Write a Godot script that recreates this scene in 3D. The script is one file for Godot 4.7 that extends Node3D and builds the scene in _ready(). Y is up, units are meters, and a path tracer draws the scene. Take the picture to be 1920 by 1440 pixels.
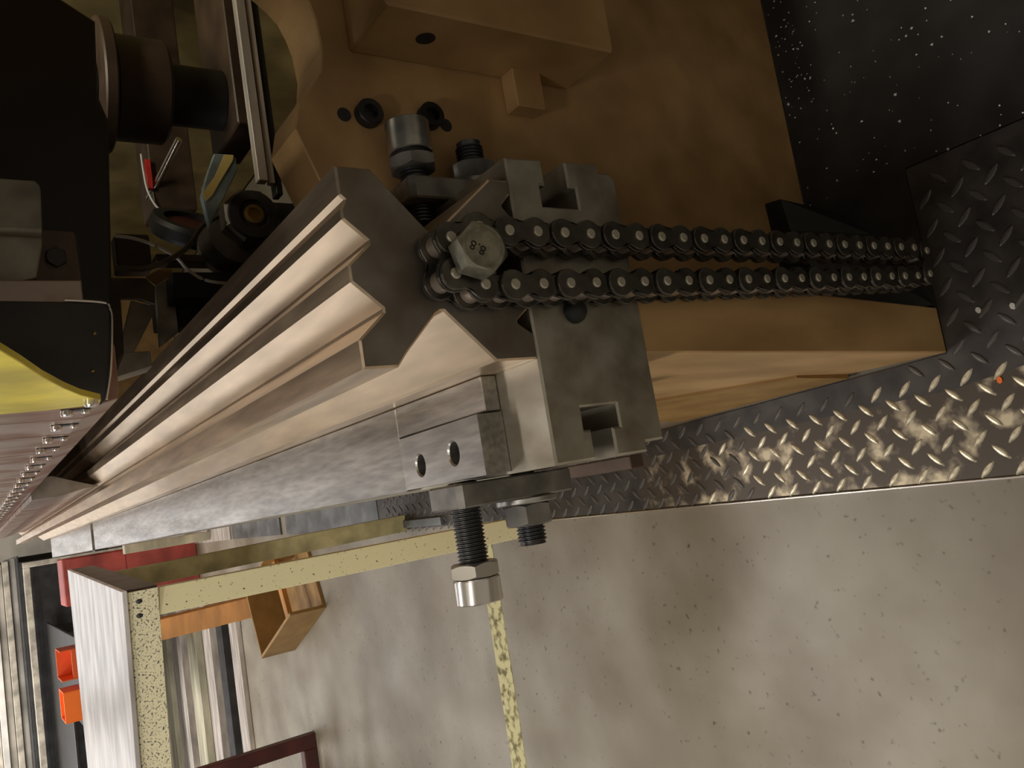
extends Node3D

var M := {}
var names := {}
var rng := RandomNumberGenerator.new()

# ---------------------------------------------------------------- helpers
func numbered(called: String) -> String:
	var n: int = names.get(called, 0)
	names[called] = n + 1
	return called if n == 0 else "%s_%03d" % [called, n]

func tag(o: Node, label: String, category: String, group := "") -> Node:
	o.set_meta("label", label)
	o.set_meta("category", category)
	if group: o.set_meta("group", group)
	return o

func thing(called: String, label: String, category: String, at := Vector3.ZERO, group := "") -> Node3D:
	var o := Node3D.new()
	o.name = numbered(called)
	add_child(o)
	o.position = at
	tag(o, label, category, group)
	return o

func put(called: String, mesh: Mesh, mat: Material, parent: Node = null, at := Transform3D()) -> MeshInstance3D:
	var o := MeshInstance3D.new()
	o.name = numbered(called) if parent == null else called
	o.mesh = mesh
	o.material_override = mat
	if parent == null: add_child(o)
	else: parent.add_child(o, true)
	o.transform = at
	return o

func struct(called: String, mesh: Mesh, mat: Material, at := Transform3D()) -> MeshInstance3D:
	var o := MeshInstance3D.new()
	o.name = called
	o.mesh = mesh
	o.material_override = mat
	o.transform = at
	add_child(o)
	o.set_meta("kind", "structure")
	return o

func ST() -> SurfaceTool:
	var st := SurfaceTool.new()
	st.begin(Mesh.PRIMITIVE_TRIANGLES)
	st.set_smooth_group(-1)
	return st

func tri(st: SurfaceTool, a: Vector3, b: Vector3, c: Vector3):   # counter-clockwise from outside
	st.add_vertex(a); st.add_vertex(c); st.add_vertex(b)

func quad(st: SurfaceTool, a: Vector3, b: Vector3, c: Vector3, d: Vector3):
	tri(st, a, b, c); tri(st, a, c, d)

func done(st: SurfaceTool) -> ArrayMesh:
	st.generate_normals()
	return st.commit()

func area(p: PackedVector2Array) -> float:
	var s := 0.0
	for i in p.size():
		s += p[i].cross(p[(i + 1) % p.size()])
	return s * 0.5

func inset(p: PackedVector2Array, b: float) -> PackedVector2Array:
	var r := PackedVector2Array()
	var n := p.size()
	for i in n:
		var e0 := (p[i] - p[(i + n - 1) % n]).normalized()
		var e1 := (p[(i + 1) % n] - p[i]).normalized()
		var n0 := Vector2(-e0.y, e0.x)
		var n1 := Vector2(-e1.y, e1.x)
		var m := n0 + n1
		var l := m.length_squared()
		if l < 0.2: r.append(p[i] + n0 * b)
		else: r.append(p[i] + m * (2.0 * b / l))
	return r

# polygon in x/y extruded from z0 to z1 (z1 > z0), rims bevelled by b, moved by t
func add_prism(st: SurfaceTool, poly: PackedVector2Array, z0: float, z1: float, b := 0.0, t := Transform3D()):
	var p := poly
	if area(p) < 0.0:
		p = poly.duplicate(); p.reverse()
	var q := inset(p, b) if b > 0.0 else p
	var n := p.size()
	var idx := Geometry2D.triangulate_polygon(q)
	for k in range(0, idx.size(), 3):
		var a := q[idx[k]]; var bb := q[idx[k + 1]]; var c := q[idx[k + 2]]
		if (bb - a).cross(c - a) < 0.0:
			var s := bb; bb = c; c = s
		tri(st, t * Vector3(a.x, a.y, z1), t * Vector3(bb.x, bb.y, z1), t * Vector3(c.x, c.y, z1))
		tri(st, t * Vector3(a.x, a.y, z0), t * Vector3(c.x, c.y, z0), t * Vector3(bb.x, bb.y, z0))
	for i in n:
		var j := (i + 1) % n
		var zs := [z0, z0 + b, z1 - b, z1] if b > 0.0 else [z0, z1]
		for k in zs.size() - 1:
			var lo := q if k == 0 and b > 0.0 else p
			var hi := q if k == 2 and b > 0.0 else p
			quad(st, t * Vector3(lo[i].x, lo[i].y, zs[k]), t * Vector3(lo[j].x, lo[j].y, zs[k]), t * Vector3(hi[j].x, hi[j].y, zs[k + 1]), t * Vector3(hi[i].x, hi[i].y, zs[k + 1]))

func prism(poly: Array, z0: float, z1: float, b := 0.0, t := Transform3D()) -> ArrayMesh:
	var st := ST()
	add_prism(st, PackedVector2Array(poly), z0, z1, b, t)
	return done(st)

const UP_XZ := Basis(Vector3(1, 0, 0), Vector3(0, 0, -1), Vector3(0, 1, 0))   # polygon in x / -z, extruded upward
const SIDE := Basis(Vector3(0, 0, -1), Vector3(0, 1, 0), Vector3(1, 0, 0))    # polygon in -z / y, extruded along x

func flat(poly: Array, y0: float, y1: float, b := 0.0) -> ArrayMesh:         # polygon given as (x, z)
	var p := []
	for v in poly: p.append(Vector2(v.x, -v.y))
	return prism(p, y0, y1, b, Transform3D(UP_XZ, Vector3.ZERO))

func side(poly: Array, x0: float, x1: float, b := 0.0) -> ArrayMesh:         # polygon given as (z, y)
	var p := []
	for v in poly: p.append(Vector2(-v.x, v.y))
	return prism(p, x0, x1, b, Transform3D(SIDE, Vector3.ZERO))

func add_box(st: SurfaceTool, lo: Vector3, hi: Vector3, b := 0.001, t := Transform3D()):
	b = minf(b, minf(hi.x - lo.x, minf(hi.y - lo.y, hi.z - lo.z)) * 0.3)
	var p := PackedVector2Array([Vector2(lo.x + b, lo.y), Vector2(hi.x - b, lo.y), Vector2(hi.x, lo.y + b), Vector2(hi.x, hi.y - b), Vector2(hi.x - b, hi.y), Vector2(lo.x + b, hi.y), Vector2(lo.x, hi.y - b), Vector2(lo.x, lo.y + b)])
	add_prism(st, p, lo.z, hi.z, b * 0.8, t)

func box(lo: Vector3, hi: Vector3, b := 0.001, t := Transform3D()) -> ArrayMesh:
	var st := ST()
	add_box(st, lo, hi, b, t)
	return done(st)

# profile of (radius, height) turned about y
func add_lathe(st: SurfaceTool, prof: Array, seg := 28, t := Transform3D(), rounded := false):
	for k in prof.size() - 1:
		st.set_smooth_group(1 if rounded else k + 1)
		var a: Vector2 = prof[k]
		var b: Vector2 = prof[k + 1]
		for i in seg:
			var u := TAU * i / seg
			var v := TAU * (i + 1) / seg
			var a0 := t * Vector3(a.x * cos(u), a.y, -a.x * sin(u))
			var a1 := t * Vector3(a.x * cos(v), a.y, -a.x * sin(v))
			var b0 := t * Vector3(b.x * cos(u), b.y, -b.x * sin(u))
			var b1 := t * Vector3(b.x * cos(v), b.y, -b.x * sin(v))
			if a.x > 1e-6: tri(st, a0, a1, b1 if b.x > 1e-6 else b0)
			if b.x > 1e-6: tri(st, a0 , b1, b0)
	st.set_smooth_group(-1)

func lathe(prof: Array, seg := 28, t := Transform3D(), rounded := false) -> ArrayMesh:
	var st := ST()
	add_lathe(st, prof, seg, t, rounded)
	return done(st)

func cyl(r: float, h0: float, h1: float, c := 0.0008, seg := 28, t := Transform3D()) -> ArrayMesh:
	return lathe([Vector2(0, h0), Vector2(r - c, h0), Vector2(r, h0 + c), Vector2(r, h1 - c), Vector2(r - c, h1), Vector2(0, h1)], seg, t)

func thread(r: float, h0: float, h1: float, pitch: float, t := Transform3D()) -> ArrayMesh:
	var prof := [Vector2(0, h0), Vector2(r * 0.82, h0)]
	var y := h0 + pitch * 0.3
	while y < h1 - pitch:
		prof.append(Vector2(r, y + pitch * 0.1)); prof.append(Vector2(r, y + pitch * 0.3))
		prof.append(Vector2(r * 0.86, y + pitch * 0.6)); prof.append(Vector2(r * 0.86, y + pitch * 0.75))
		y += pitch
	prof.append(Vector2(r * 0.9, h1)); prof.append(Vector2(0, h1))
	return lathe(prof, 24, t)

func hexagon(af: float, turn := 0.0) -> Array:
	var p := []
	for i in 6:
		var a := turn + TAU * i / 6.0
		p.append(Vector2(cos(a), sin(a)) * af / sqrt(3.0))
	return p

# hexagon along y with chamfered corners (lathe cone cut is imitated by a bevel)
func hexnut(af: float, h0: float, h1: float, t := Transform3D(), turn := 0.0) -> ArrayMesh:
	return hexhead(af, h0, h1, af * 0.475, t * Transform3D(Basis(Vector3(0, 1, 0), turn), Vector3.ZERO), true)

# bolt head or nut along y whose top corners are turned down to a circle of radius rc; c0 also turns the lower corners
func hexhead(af: float, h0: float, h1: float, rc: float, t := Transform3D(), both := false) -> ArrayMesh:
	var st := ST()
	var n := 72
	for i in n:
		var p := []
		for a in [TAU * i / n, TAU * (i + 1) / n]:
			var r := af / 2.0 / cos(fposmod(a, PI / 3.0) - PI / 6.0)
			var dy := maxf(0.0, r - rc) * 0.58
			var u := Vector3(cos(a), 0, -sin(a))
			p.append([u * rc + Vector3(0, h1, 0), u * r + Vector3(0, h1 - dy, 0), u * r + Vector3(0, h0 + (dy if both else 0.0), 0), u * rc + Vector3(0, h0, 0)])
		tri(st, t * Vector3(0, h1, 0), t * (p[0][0] as Vector3), t * (p[1][0] as Vector3))
		for k in 3:
			quad(st, t * (p[0][k + 1] as Vector3), t * (p[1][k + 1] as Vector3), t * (p[1][k] as Vector3), t * (p[0][k] as Vector3))
		tri(st, t * Vector3(0, h0, 0), t * (p[1][3] as Vector3), t * (p[0][3] as Vector3))
	return done(st)

func add_tube(st: SurfaceTool, pts: Array, r: float, seg := 10):
	var rings := []
	for i in pts.size():
		var d: Vector3 = (pts[mini(i + 1, pts.size() - 1)] - pts[maxi(i - 1, 0)]).normalized()
		var u := d.cross(Vector3.UP if absf(d.y) < 0.9 else Vector3.RIGHT).normalized()
		var v := u.cross(d)
		var ring := []
		for k in seg:
			var a := TAU * k / seg
			ring.append(pts[i] + (u * cos(a) + v * sin(a)) * r)
		rings.append(ring)
	st.set_smooth_group(1)
	for i in rings.size() - 1:
		for k in seg:
			var k2 := (k + 1) % seg
			quad(st, rings[i][k], rings[i + 1][k], rings[i + 1][k2], rings[i][k2])
	st.set_smooth_group(2)
	for k in range(1, seg - 1):
		tri(st, rings[0][0], rings[0][k], rings[0][k + 1])
		tri(st, rings[-1][0], rings[-1][k + 1], rings[-1][k])
	st.set_smooth_group(-1)

func smooth_path(pts: Array, n := 6) -> Array:
	var c := Curve3D.new()
	for i in pts.size():
		var d: Vector3 = (pts[mini(i + 1, pts.size() - 1)] - pts[maxi(i - 1, 0)]) / 6.0
		c.add_point(pts[i], -d, d)
	var out := []
	for i in (pts.size() - 1) * n + 1:
		out.append(c.sample((i / n) if i < (pts.size() - 1) * n else pts.size() - 2, float(i % n) / n if i < (pts.size() - 1) * n else 1.0))
	return out

func tube(pts: Array, r: float, seg := 10) -> ArrayMesh:
	var st := ST()
	add_tube(st, pts, r, seg)
	return done(st)

# ---------------------------------------------------------------- materials
func noise_tex(freq: float, octaves: int, lo: Color, hi: Color, sd: int, mid := 0.5, hard := 1.0, size := 512, kind := FastNoiseLite.TYPE_SIMPLEX_SMOOTH) -> NoiseTexture2D:
	var n := FastNoiseLite.new()
	n.noise_type = kind
	n.seed = sd
	n.frequency = freq
	n.fractal_octaves = octaves
	var t := NoiseTexture2D.new()
	t.width = size
	t.height = size
	t.seamless = true
	t.noise = n
	var g := Gradient.new()
	var w := 0.5 / hard
	g.offsets = PackedFloat32Array([clampf(mid - w, 0.0, 0.98), clampf(mid + w, 0.02, 1.0)])
	g.colors = PackedColorArray([lo, hi])
	t.color_ramp = g
	return t

func mat(called: String, color: Color, metal: float, rough: float, tex: Texture2D = null, scale := Vector3.ONE * 4.0, rtex: Texture2D = null, detail: Texture2D = null) -> StandardMaterial3D:
	var m := StandardMaterial3D.new()
	m.resource_name = called
	m.albedo_color = color
	m.metallic = metal
	m.roughness = rough
	if tex:
		m.albedo_texture = tex
	if rtex:
		m.roughness_texture = rtex
	m.uv1_triplanar = true
	m.uv1_scale = scale
	if detail:
		m.detail_enabled = true
		m.detail_blend_mode = BaseMaterial3D.BLEND_MODE_MUL
		m.detail_albedo = detail
		m.detail_uv_layer = BaseMaterial3D.DETAIL_UV_1
	M[called] = m
	return m

func c(r: int, g: int, b: int) -> Color:
	return Color(r / 255.0, g / 255.0, b / 255.0)

func grey(v: float) -> Color:
	return Color(v, v, v)

func make_materials():
	var soft := noise_tex(0.006, 5, grey(0.72), grey(1.0), 3, 0.5, 1.4)
	var soft2 := noise_tex(0.012, 5, grey(0.72), grey(1.0), 8, 0.42, 1.5)
	var fine := noise_tex(0.05, 4, grey(0.8), grey(1.0), 5, 0.5, 1.2)
	var rvar := noise_tex(0.01, 5, grey(0.7), grey(1.0), 12, 0.5, 1.3)
	var blot := noise_tex(0.008, 6, Color(0.82, 0.79, 0.75), Color(1, 1, 1), 21, 0.45, 1.6)
	var rust := noise_tex(0.012, 5, Color(0.84, 0.81, 0.78), Color(1, 1, 1), 33, 0.4, 1.4)
	mat("ground_steel", c(232, 208, 178), 0.9, 0.4, fine, Vector3(3, 3, 0.35), rvar)
	mat("shaded_end_steel", c(138, 131, 122), 0.75, 0.5, blot, Vector3(5, 5, 5), rvar)  # darker than the die body: shade put into the end face
	mat("bolster_steel", c(188, 184, 172), 0.85, 0.46, blot, Vector3(6, 6, 2.5), rvar)
	mat("rail_steel", c(198, 193, 186), 0.85, 0.38, fine, Vector3(6, 6, 0.8), rvar, noise_tex(0.009, 5, grey(0.8), grey(1.0), 18, 0.45, 1.3))
	mat("slot_black", c(30, 30, 31), 0.3, 0.5)
	mat("black_oxide", c(62, 61, 60), 0.7, 0.45, soft)
	mat("strap_steel", c(150, 147, 142), 0.8, 0.45, soft, Vector3.ONE * 8)
	mat("thread_dark", c(92, 92, 94), 0.9, 0.35)
	mat("zinc", c(205, 205, 202), 0.95, 0.3, soft, Vector3.ONE * 10)
	mat("bright_steel", c(220, 216, 212), 1.0, 0.24)
	mat("bolt_zinc", c(176, 174, 158), 0.9, 0.35, soft2, Vector3.ONE * 14)
	mat("chain_plate", c(118, 114, 106), 0.8, 0.3, soft, Vector3.ONE * 12)
	mat("chain_roller", c(190, 176, 162), 0.8, 0.3)
	mat("chain_pin", c(196, 190, 174), 0.6, 0.4)
	mat("machine_tan", c(168, 135, 90), 0.0, 0.5, rust, Vector3.ONE * 2.2)
	mat("bed_tan", c(196, 160, 110), 0.0, 0.45, blot, Vector3(3, 1.2, 3))
	mat("dirty_tan", c(160, 126, 72), 0.0, 0.5, rust, Vector3.ONE * 3.0)
	mat("brown_paint", c(66, 50, 38), 0.0, 0.5, soft, Vector3.ONE * 4)
	mat("black_paint", c(30, 29, 29), 0.0, 0.5, soft, Vector3.ONE * 3)
	mat("black_oily", c(46, 44, 44), 0.0, 0.5, soft2, Vector3.ONE * 3)
	mat("tread_shade", c(78, 74, 71), 0.4, 0.42, soft2, Vector3.ONE * 4.0)  # dark colour stands for cast shade on the tread plate
	mat("panel_olive", c(206, 186, 126), 0.0, 0.55, soft, Vector3.ONE * 1.5)
	mat("tread_base", c(208, 198, 176), 0.4, 0.42, noise_tex(0.011, 6, c(98, 92, 92), c(255, 250, 240), 41, 0.66, 3.0), Vector3.ONE * 4.0)
	mat("tread_worn", c(226, 216, 190), 0.55, 0.35, soft2, Vector3.ONE * 20)
	mat("tread_grimy", c(92, 88, 84), 0.5, 0.45)
	var stain := noise_tex(0.004, 6, Color(0.80, 0.77, 0.73), Color(1, 1, 1), 51, 0.45, 1.4, 1024)
	var speck := noise_tex(0.07, 3, Color(0.5, 0.48, 0.45), Color(1, 1, 1), 57, 0.13, 6.0, 1024)
	mat("concrete", c(150, 144, 131), 0.0, 0.55, stain, Vector3(0.9, 1, 0.9), rvar, speck)
	mat("floor_paint", c(206, 200, 152), 0.0, 0.6, noise_tex(0.02, 5, c(130, 124, 100), c(255, 255, 255), 61, 0.35, 2.5), Vector3.ONE * 5)
	mat("cream_paint", c(236, 229, 184), 0.0, 0.5, noise_tex(0.03, 5, c(60, 62, 78), c(255, 255, 255), 71, 0.16, 14.0), Vector3.ONE * 11)
	mat("cream_plain", c(206, 196, 146), 0.0, 0.5, soft, Vector3.ONE * 4)
	mat("apron_paint", c(230, 224, 188), 0.0, 0.5, noise_tex(0.04, 5, c(70, 72, 90), c(255, 255, 255), 73, 0.3, 12.0), Vector3.ONE * 13)
	mat("table_sheet", c(216, 212, 210), 0.25, 0.4, soft, Vector3(1.5, 1, 6), rvar)
	mat("grey_sheet", c(128, 132, 134), 0.4, 0.45, soft, Vector3.ONE * 3)
	mat("ram_steel", c(170, 154, 146), 0.8, 0.45, noise_tex(0.01, 4, Color(0.8, 0.62, 0.52), Color(1, 1, 1), 81, 0.38, 2.0), Vector3(2, 2, 4), rvar)
	mat("ram_black", c(34, 33, 32), 0.1, 0.5, soft, Vector3.ONE * 3)
	mat("yellow_paint", c(255, 236, 62), 0.0, 0.35, soft, Vector3.ONE * 3)
	mat("bracket_grey", c(168, 162, 150), 0.5, 0.5, soft, Vector3.ONE * 5)
	mat("bracket_brown", c(98, 80, 68), 0.4, 0.5, soft, Vector3.ONE * 5)
	mat("punch_steel", c(178, 172, 166), 0.85, 0.38, blot, Vector3.ONE * 5, rvar)
	mat("rubber", c(26, 26, 27), 0.0, 0.55)
	mat("motor_grey", c(84, 76, 66), 0.4, 0.45, soft, Vector3.ONE * 6)
	mat("brass", c(150, 128, 74), 0.8, 0.4)
	mat("blue_grey", c(132, 148, 152), 0.0, 0.5, soft, Vector3.ONE * 6)
	mat("stripe_yellow", c(212, 190, 116), 0.0, 0.5)
	mat("red_plastic", c(178, 44, 40), 0.0, 0.4)
	mat("white_cable", c(190, 190, 188), 0.0, 0.5)
	mat("red_paint", c(182, 82, 74), 0.0, 0.5, soft, Vector3.ONE * 2)
	mat("maroon_paint", c(84, 34, 32), 0.0, 0.5, soft, Vector3.ONE * 3)
	mat("orange_plastic", c(246, 120, 40), 0.0, 0.4)
	mat("orange_deep", c(214, 92, 40), 0.0, 0.45)
	mat("stock_steel", c(200, 192, 184), 0.1, 0.45, soft2, Vector3(0.8, 3, 6))
	mat("stock_cream", c(208, 204, 180), 0.1, 0.5, soft, Vector3(0.8, 3, 6))
	mat("timber", c(206, 142, 70), 0.0, 0.6, soft, Vector3(1, 6, 6))
	mat("white_sheet", c(244, 240, 232), 0.0, 0.5, soft, Vector3.ONE)
	mat("dark_grey", c(58, 58, 60), 0.1, 0.5, soft)
	mat("frame_grey", c(196, 188, 172), 0.1, 0.5, soft)
	mat("wall_paint", c(200, 194, 182), 0.0, 0.8, soft, Vector3.ONE * 0.5)
	mat("blocker_paint", c(226, 224, 216), 0.0, 0.6)  # pale, so the added blockers bounce fill onto the machine end
	mat("ceiling_paint", c(190, 188, 182), 0.0, 0.85)
	mat("dark_wall", c(170, 162, 148), 0.0, 0.8, soft, Vector3.ONE * 0.5)
	mat("chip_steel", c(235, 235, 232), 0.2, 0.35)
	mat("concrete_dirt", c(90, 84, 72), 0.0, 0.8)
	var gl := mat("window_glow", c(255, 255, 255), 0.0, 0.4)  # glowing face of the added windows
	gl.emission_enabled = true
	gl.emission = c(240, 245, 255)
	gl.emission_energy_multiplier = 1.0
	var lampm := mat("lamp_face", c(255, 255, 255), 0.0, 0.5)
	lampm.emission_enabled = true
	lampm.emission = c(255, 236, 206)
	lampm.emission_energy_multiplier = 2.0

# ---------------------------------------------------------------- lights
func lamp(at: Vector3, size: Vector2, energy: float, color: Color, look: Vector3, label: String):
	var t := thing("light_panel", label, "lamp", at)
	t.look_at_from_position(at, look, Vector3.FORWARD if absf((look - at).normalized().y) > 0.9 else Vector3.UP)
	put("housing", box(Vector3(-size.x / 2 - 0.04, -size.y / 2 - 0.04, 0.006), Vector3(size.x / 2 + 0.04, size.y / 2 + 0.04, 0.1), 0.01), M.frame_grey, t)
	put("diffuser", box(Vector3(-size.x / 2, -size.y / 2, 0.0), Vector3(size.x / 2, size.y / 2, 0.012), 0.002), M.lamp_face, t)
	var l := AreaLight3D.new()
	l.name = "light"
	l.area_size = size
	l.light_energy = energy
	l.light_color = color
	l.shadow_enabled = true
	l.set("area_range", 30.0)
	t.add_child(l)
	l.position = Vector3(0, 0, -0.01)

func _ready():
	rng.seed = 7
	# ---- camera: a phone held on its side, leaning over the end of the press brake
	var cam := Camera3D.new()
	cam.name = "camera"
	cam.fov = rad_to_deg(2.0 * atan(720.0 / 1553.0))
	cam.near = 0.02
	cam.far = 60.0
	cam.transform = Transform3D(Basis(Vector3(-0.1605532, -0.82134571, 0.54736998), Vector3(0.97987552, -0.06599747, 0.18838338), Vector3(-0.11860285, 0.56659999, 0.81541266)).orthonormalized(), Vector3(-0.1215, 0.730, 0.375))
	add_child(cam)
	cam.current = true
	# ---- environment
	var we := WorldEnvironment.new()
	we.name = "environment"
	var e := Environment.new()
	e.background_mode = Environment.BG_COLOR
	e.background_color = Color(0.02, 0.02, 0.02)
	e.tonemap_mode = Environment.TONE_MAPPER_LINEAR
	e.tonemap_exposure = 0.51
	e.sdfgi_enabled = true
	e.ssao_enabled = true
	e.ssil_enabled = true
	we.environment = e
	add_child(we)
	make_materials()
	# ---- hall lamps, then unseen lamps added for brightness
	lamp(Vector3(-1.45, 4.1, -3.3), Vector2(1.2, 0.4), 10.5, c(255, 249, 243), Vector3(-1.0, 0, -2.0), "ceiling lamp over the aisle beyond the bench")
	lamp(Vector3(-1.5, 4.1, 1.4), Vector2(1.2, 0.3), 11.0, c(255, 247, 238), Vector3(-1.2, 0, 0.9), "ceiling lamp left of the near end of the press brake")
	lamp(Vector3(-2.6, 3.2, 3.3), Vector2(1.2, 0.4), 15.0, c(255, 249, 243), Vector3(-0.6, 0.2, -0.8), "added lamp by the front wall that brightens the bench leg fronts")  # added so the bench leg fronts come out bright
	lamp(Vector3(-1.3, 2.2, -3.4), Vector2(1.2, 0.4), 13.0, c(255, 250, 246), Vector3(-1.1, 0.3, -4.6), "added lamp that brightens the white packs on the far racks")  # added to whiten the far sheet packs
	lamp(Vector3(0.60, 3.9, 0.15), Vector2(1.2, 0.3), 7.0, c(255, 244, 218), Vector3(0.45, 0, -0.9), "added lamp lighting the rear panel and gear in the throat")  # added to get light onto the panel and gear behind
	lamp(Vector3(-3.9, 2.5, -0.7), Vector2(1.2, 0.4), 9.0, c(255, 249, 242), Vector3(0, 0.5, -0.7), "added lamp from the left that brightens the yellow guard")  # added side fill for the yellow guard and left faces
	lamp(Vector3(0.46, 1.0, -0.32), Vector2(0.3, 0.08), 0.42, c(255, 244, 218), Vector3(0.34, 0.40, -0.85), "small added fill lamp for the dark gear behind the ram")  # added fill on the dark gear, no lamp known here
	# daylight from unseen windows added on the far wall for steel reflections
	for i in 3:
		var wx := -4.1 + i * 1.75
		var w := struct("added_window_%d" % (i + 1), box(Vector3(wx - 0.75, 0.95, -7.99), Vector3(wx + 0.75, 4.0, -7.95), 0.0), M.window_glow)
		for k in 3:
			put("window_bar", box(Vector3(wx - 0.76, 0.93 + k * 1.52, -7.97), Vector3(wx + 0.76, 0.99 + k * 1.52, -7.92), 0.004), M.frame_grey, w)
		for k in 3:
			put("window_bar", box(Vector3(wx - 0.78 + k * 0.75, 0.93, -7.97), Vector3(wx - 0.72 + k * 0.75, 4.03, -7.92), 0.004), M.frame_grey, w)
		var l := AreaLight3D.new()
		l.name = "daylight"
		l.area_size = Vector2(1.5, 3.0)
		l.light_energy = 2.3
		l.light_color = c(255, 252, 250)
		l.shadow_enabled = true
		l.set("area_range", 30.0)
		w.add_child(l, true)
		l.position = Vector3(wx, 2.47, -7.90)
		l.rotation_degrees = Vector3(0, 180, 0)

	build_room()
	build_die()
	build_chain()
	build_clamps()
	build_frame()
	build_ram()
	build_floor_plate()
	build_table()
	build_backgauge()
	build_workshop()

# ---------------------------------------------------------------- room
func build_room():
	var f := struct("floor", box(Vector3(-7, -0.2, -8), Vector3(3.0, 0, 4), 0.0), M.concrete)
	put("painted_line", box(Vector3(-2.6, -0.001, -0.852), Vector3(-0.19, 0.0007, -0.808), 0.0), M.floor_paint, f)
	struct("ceiling", box(Vector3(-7, 4.4, -8), Vector3(3.0, 4.6, 4), 0.0), M.ceiling_paint)
	struct("wall_left", box(Vector3(-7.2, -0.2, -8), Vector3(-7, 4.6, 4), 0.0), M.wall_paint)
	struct("wall_right", box(Vector3(3.0, -0.2, -8), Vector3(3.2, 4.6, 4), 0.0), M.dark_wall)
	struct("wall_back", box(Vector3(-7.2, -0.2, -8.2), Vector3(3.2, 4.6, -8), 0.0), M.wall_paint)
	struct("wall_front", box(Vector3(-7.2, -0.2, 4), Vector3(3.2, 4.6, 4.2), 0.0), M.dark_wall)

# ---------------------------------------------------------------- die, bolster, rail
func v2(list: Array) -> Array:
	var p := []
	for i in range(0, list.size(), 2): p.append(Vector2(list[i], list[i + 1]))
	return p

const DIE_L := -2.9

func rev(a: Array) -> Array:
	var b := a.duplicate()
	b.reverse()
	return b

func build_die():
	var die := v2([-.0535, .5568, -.0385, .5568, -.0245, .5412, -.0225, .5412, -.0085, .5568, .0005, .5568, .0118, .5442, .0136, .5442, .0246, .5568, .0300, .5568, .0352, .5542, .0376, .5568, .0535, .5568,
		.0535, .5370, .0215, .5085, .0190, .5062, .0190, .5035, .0215, .5008, .0520, .4640, .0535, .4625, .0535, .4490,
		.0450, .4490, .0385, .4555, .0370, .4555, .0295, .4490, .0150, .4490, -.0015, .4668, -.0045, .4668, -.0170, .4490, -.0235, .4490, -.0305, .4580, -.0322, .4580, -.0385, .4490,
		-.0535, .4490, -.0535, .4640, -.0520, .4790, -.0262, .5040, -.0245, .5055, -.0245, .5078, -.0262, .5108, -.0462, .5308, -.0535, .5370])
	# left flank: the lip leaves the side at y .4785
	die[-8] = Vector2(-.0535, .4770); die[-7] = Vector2(-.0518, .4788)
	var dt := thing("press_brake_die", "long ground steel die with three V grooves along its top, chain hung on its end", "die")
	put("die_body", prism(die, DIE_L, 0.0, 0.0011), M.ground_steel, dt)
	var ef := put("end_face", prism(Array(inset(PackedVector2Array(die) if area(PackedVector2Array(die)) > 0 else PackedVector2Array(rev(die)), 0.0012)), -.0004, .0003, 0.0), M.shaded_end_steel, dt)  # thin skin whose dark colour stands for shade on the die end
	ef.set_meta("label", "end face darkened to stand for shade")
	var bol := v2([-.1152, .4485, .0680, .4485, .0690, .4212, .0525, .4212, .0525, .4254, .0390, .4254, .0390, .3977, .0525, .3977, .0525, .4036, .0690, .4036,
		.0700, .3770, .0645, .3770, .0645, .3680, .0600, .3635, -.1088, .3622, -.1088, .3772, -.1150, .3772, -.1150, .4025, -.0977, .4025, -.0977, .3960, -.0838, .3960, -.0838, .4236, -.0975, .4236, -.0975, .4186, -.1150, .4186])
	tag(put("die_bolster", prism(bol, DIE_L, 0.0, 0.0013), M.bolster_steel), "thick steel bolster with a T-slot in each side carrying the V die", "bolster")
	# oily black plug in the end of the bolster
	var pf := Basis(Vector3(1, 0, 0), Vector3(0, 0, 1), Vector3(0, -1, 0))
	tag(put("oil_plug", lathe([Vector2(.0078, 0), Vector2(.0074, .003), Vector2(.0060, .0055), Vector2(.0035, .0075), Vector2(0, .0082)], 24, Transform3D(pf, Vector3(-.0262, .4165, .0)), true), M.rubber), "shiny black round plug on the bolster end just below the chain", "plug")
	# rail beside the die
	var r := thing("die_rail", "flat scuffed steel rail lying on the bolster against the left side of the die", "rail")
	var zs := [-0.166, -1.80, -1.84, -2.85]
	put("rail_bar", box(Vector3(-.1150, .4487, -1.80), Vector3(-.0538, .4600, -.1665), 0.0008), M.rail_steel, r)
	put("rail_bar", box(Vector3(-.1150, .4487, -2.85), Vector3(-.0538, .4600, -1.845), 0.0008), M.rail_steel, r)
	put("front_strip", box(Vector3(-.0757, .4487, -.1658), Vector3(-.0538, .4600, -.046), 0.0007), M.rail_steel, r)
	put("joint_clip", box(Vector3(-.1190, .432, -1.842), Vector3(-.1153, .4605, -1.802), 0.0008), M.black_oxide, r)
	# tapered end block with two countersunk holes
	var b := thing("rail_end_block", "small ground steel end block with two round holes set into the rail end", "block")
	var holes := [Vector2(-.0985, -.1360), Vector2(-.0962, -.0838)]
	put("wedge_body", wedge_with_holes(holes), M.rail_steel, b)
	for h in holes:
		put("hole_floor", cyl(.0072, .4492, .4496, 0.0001, 24, Transform3D(Basis(), Vector3(h.x, 0, h.y))), M.slot_black, b)

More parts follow.
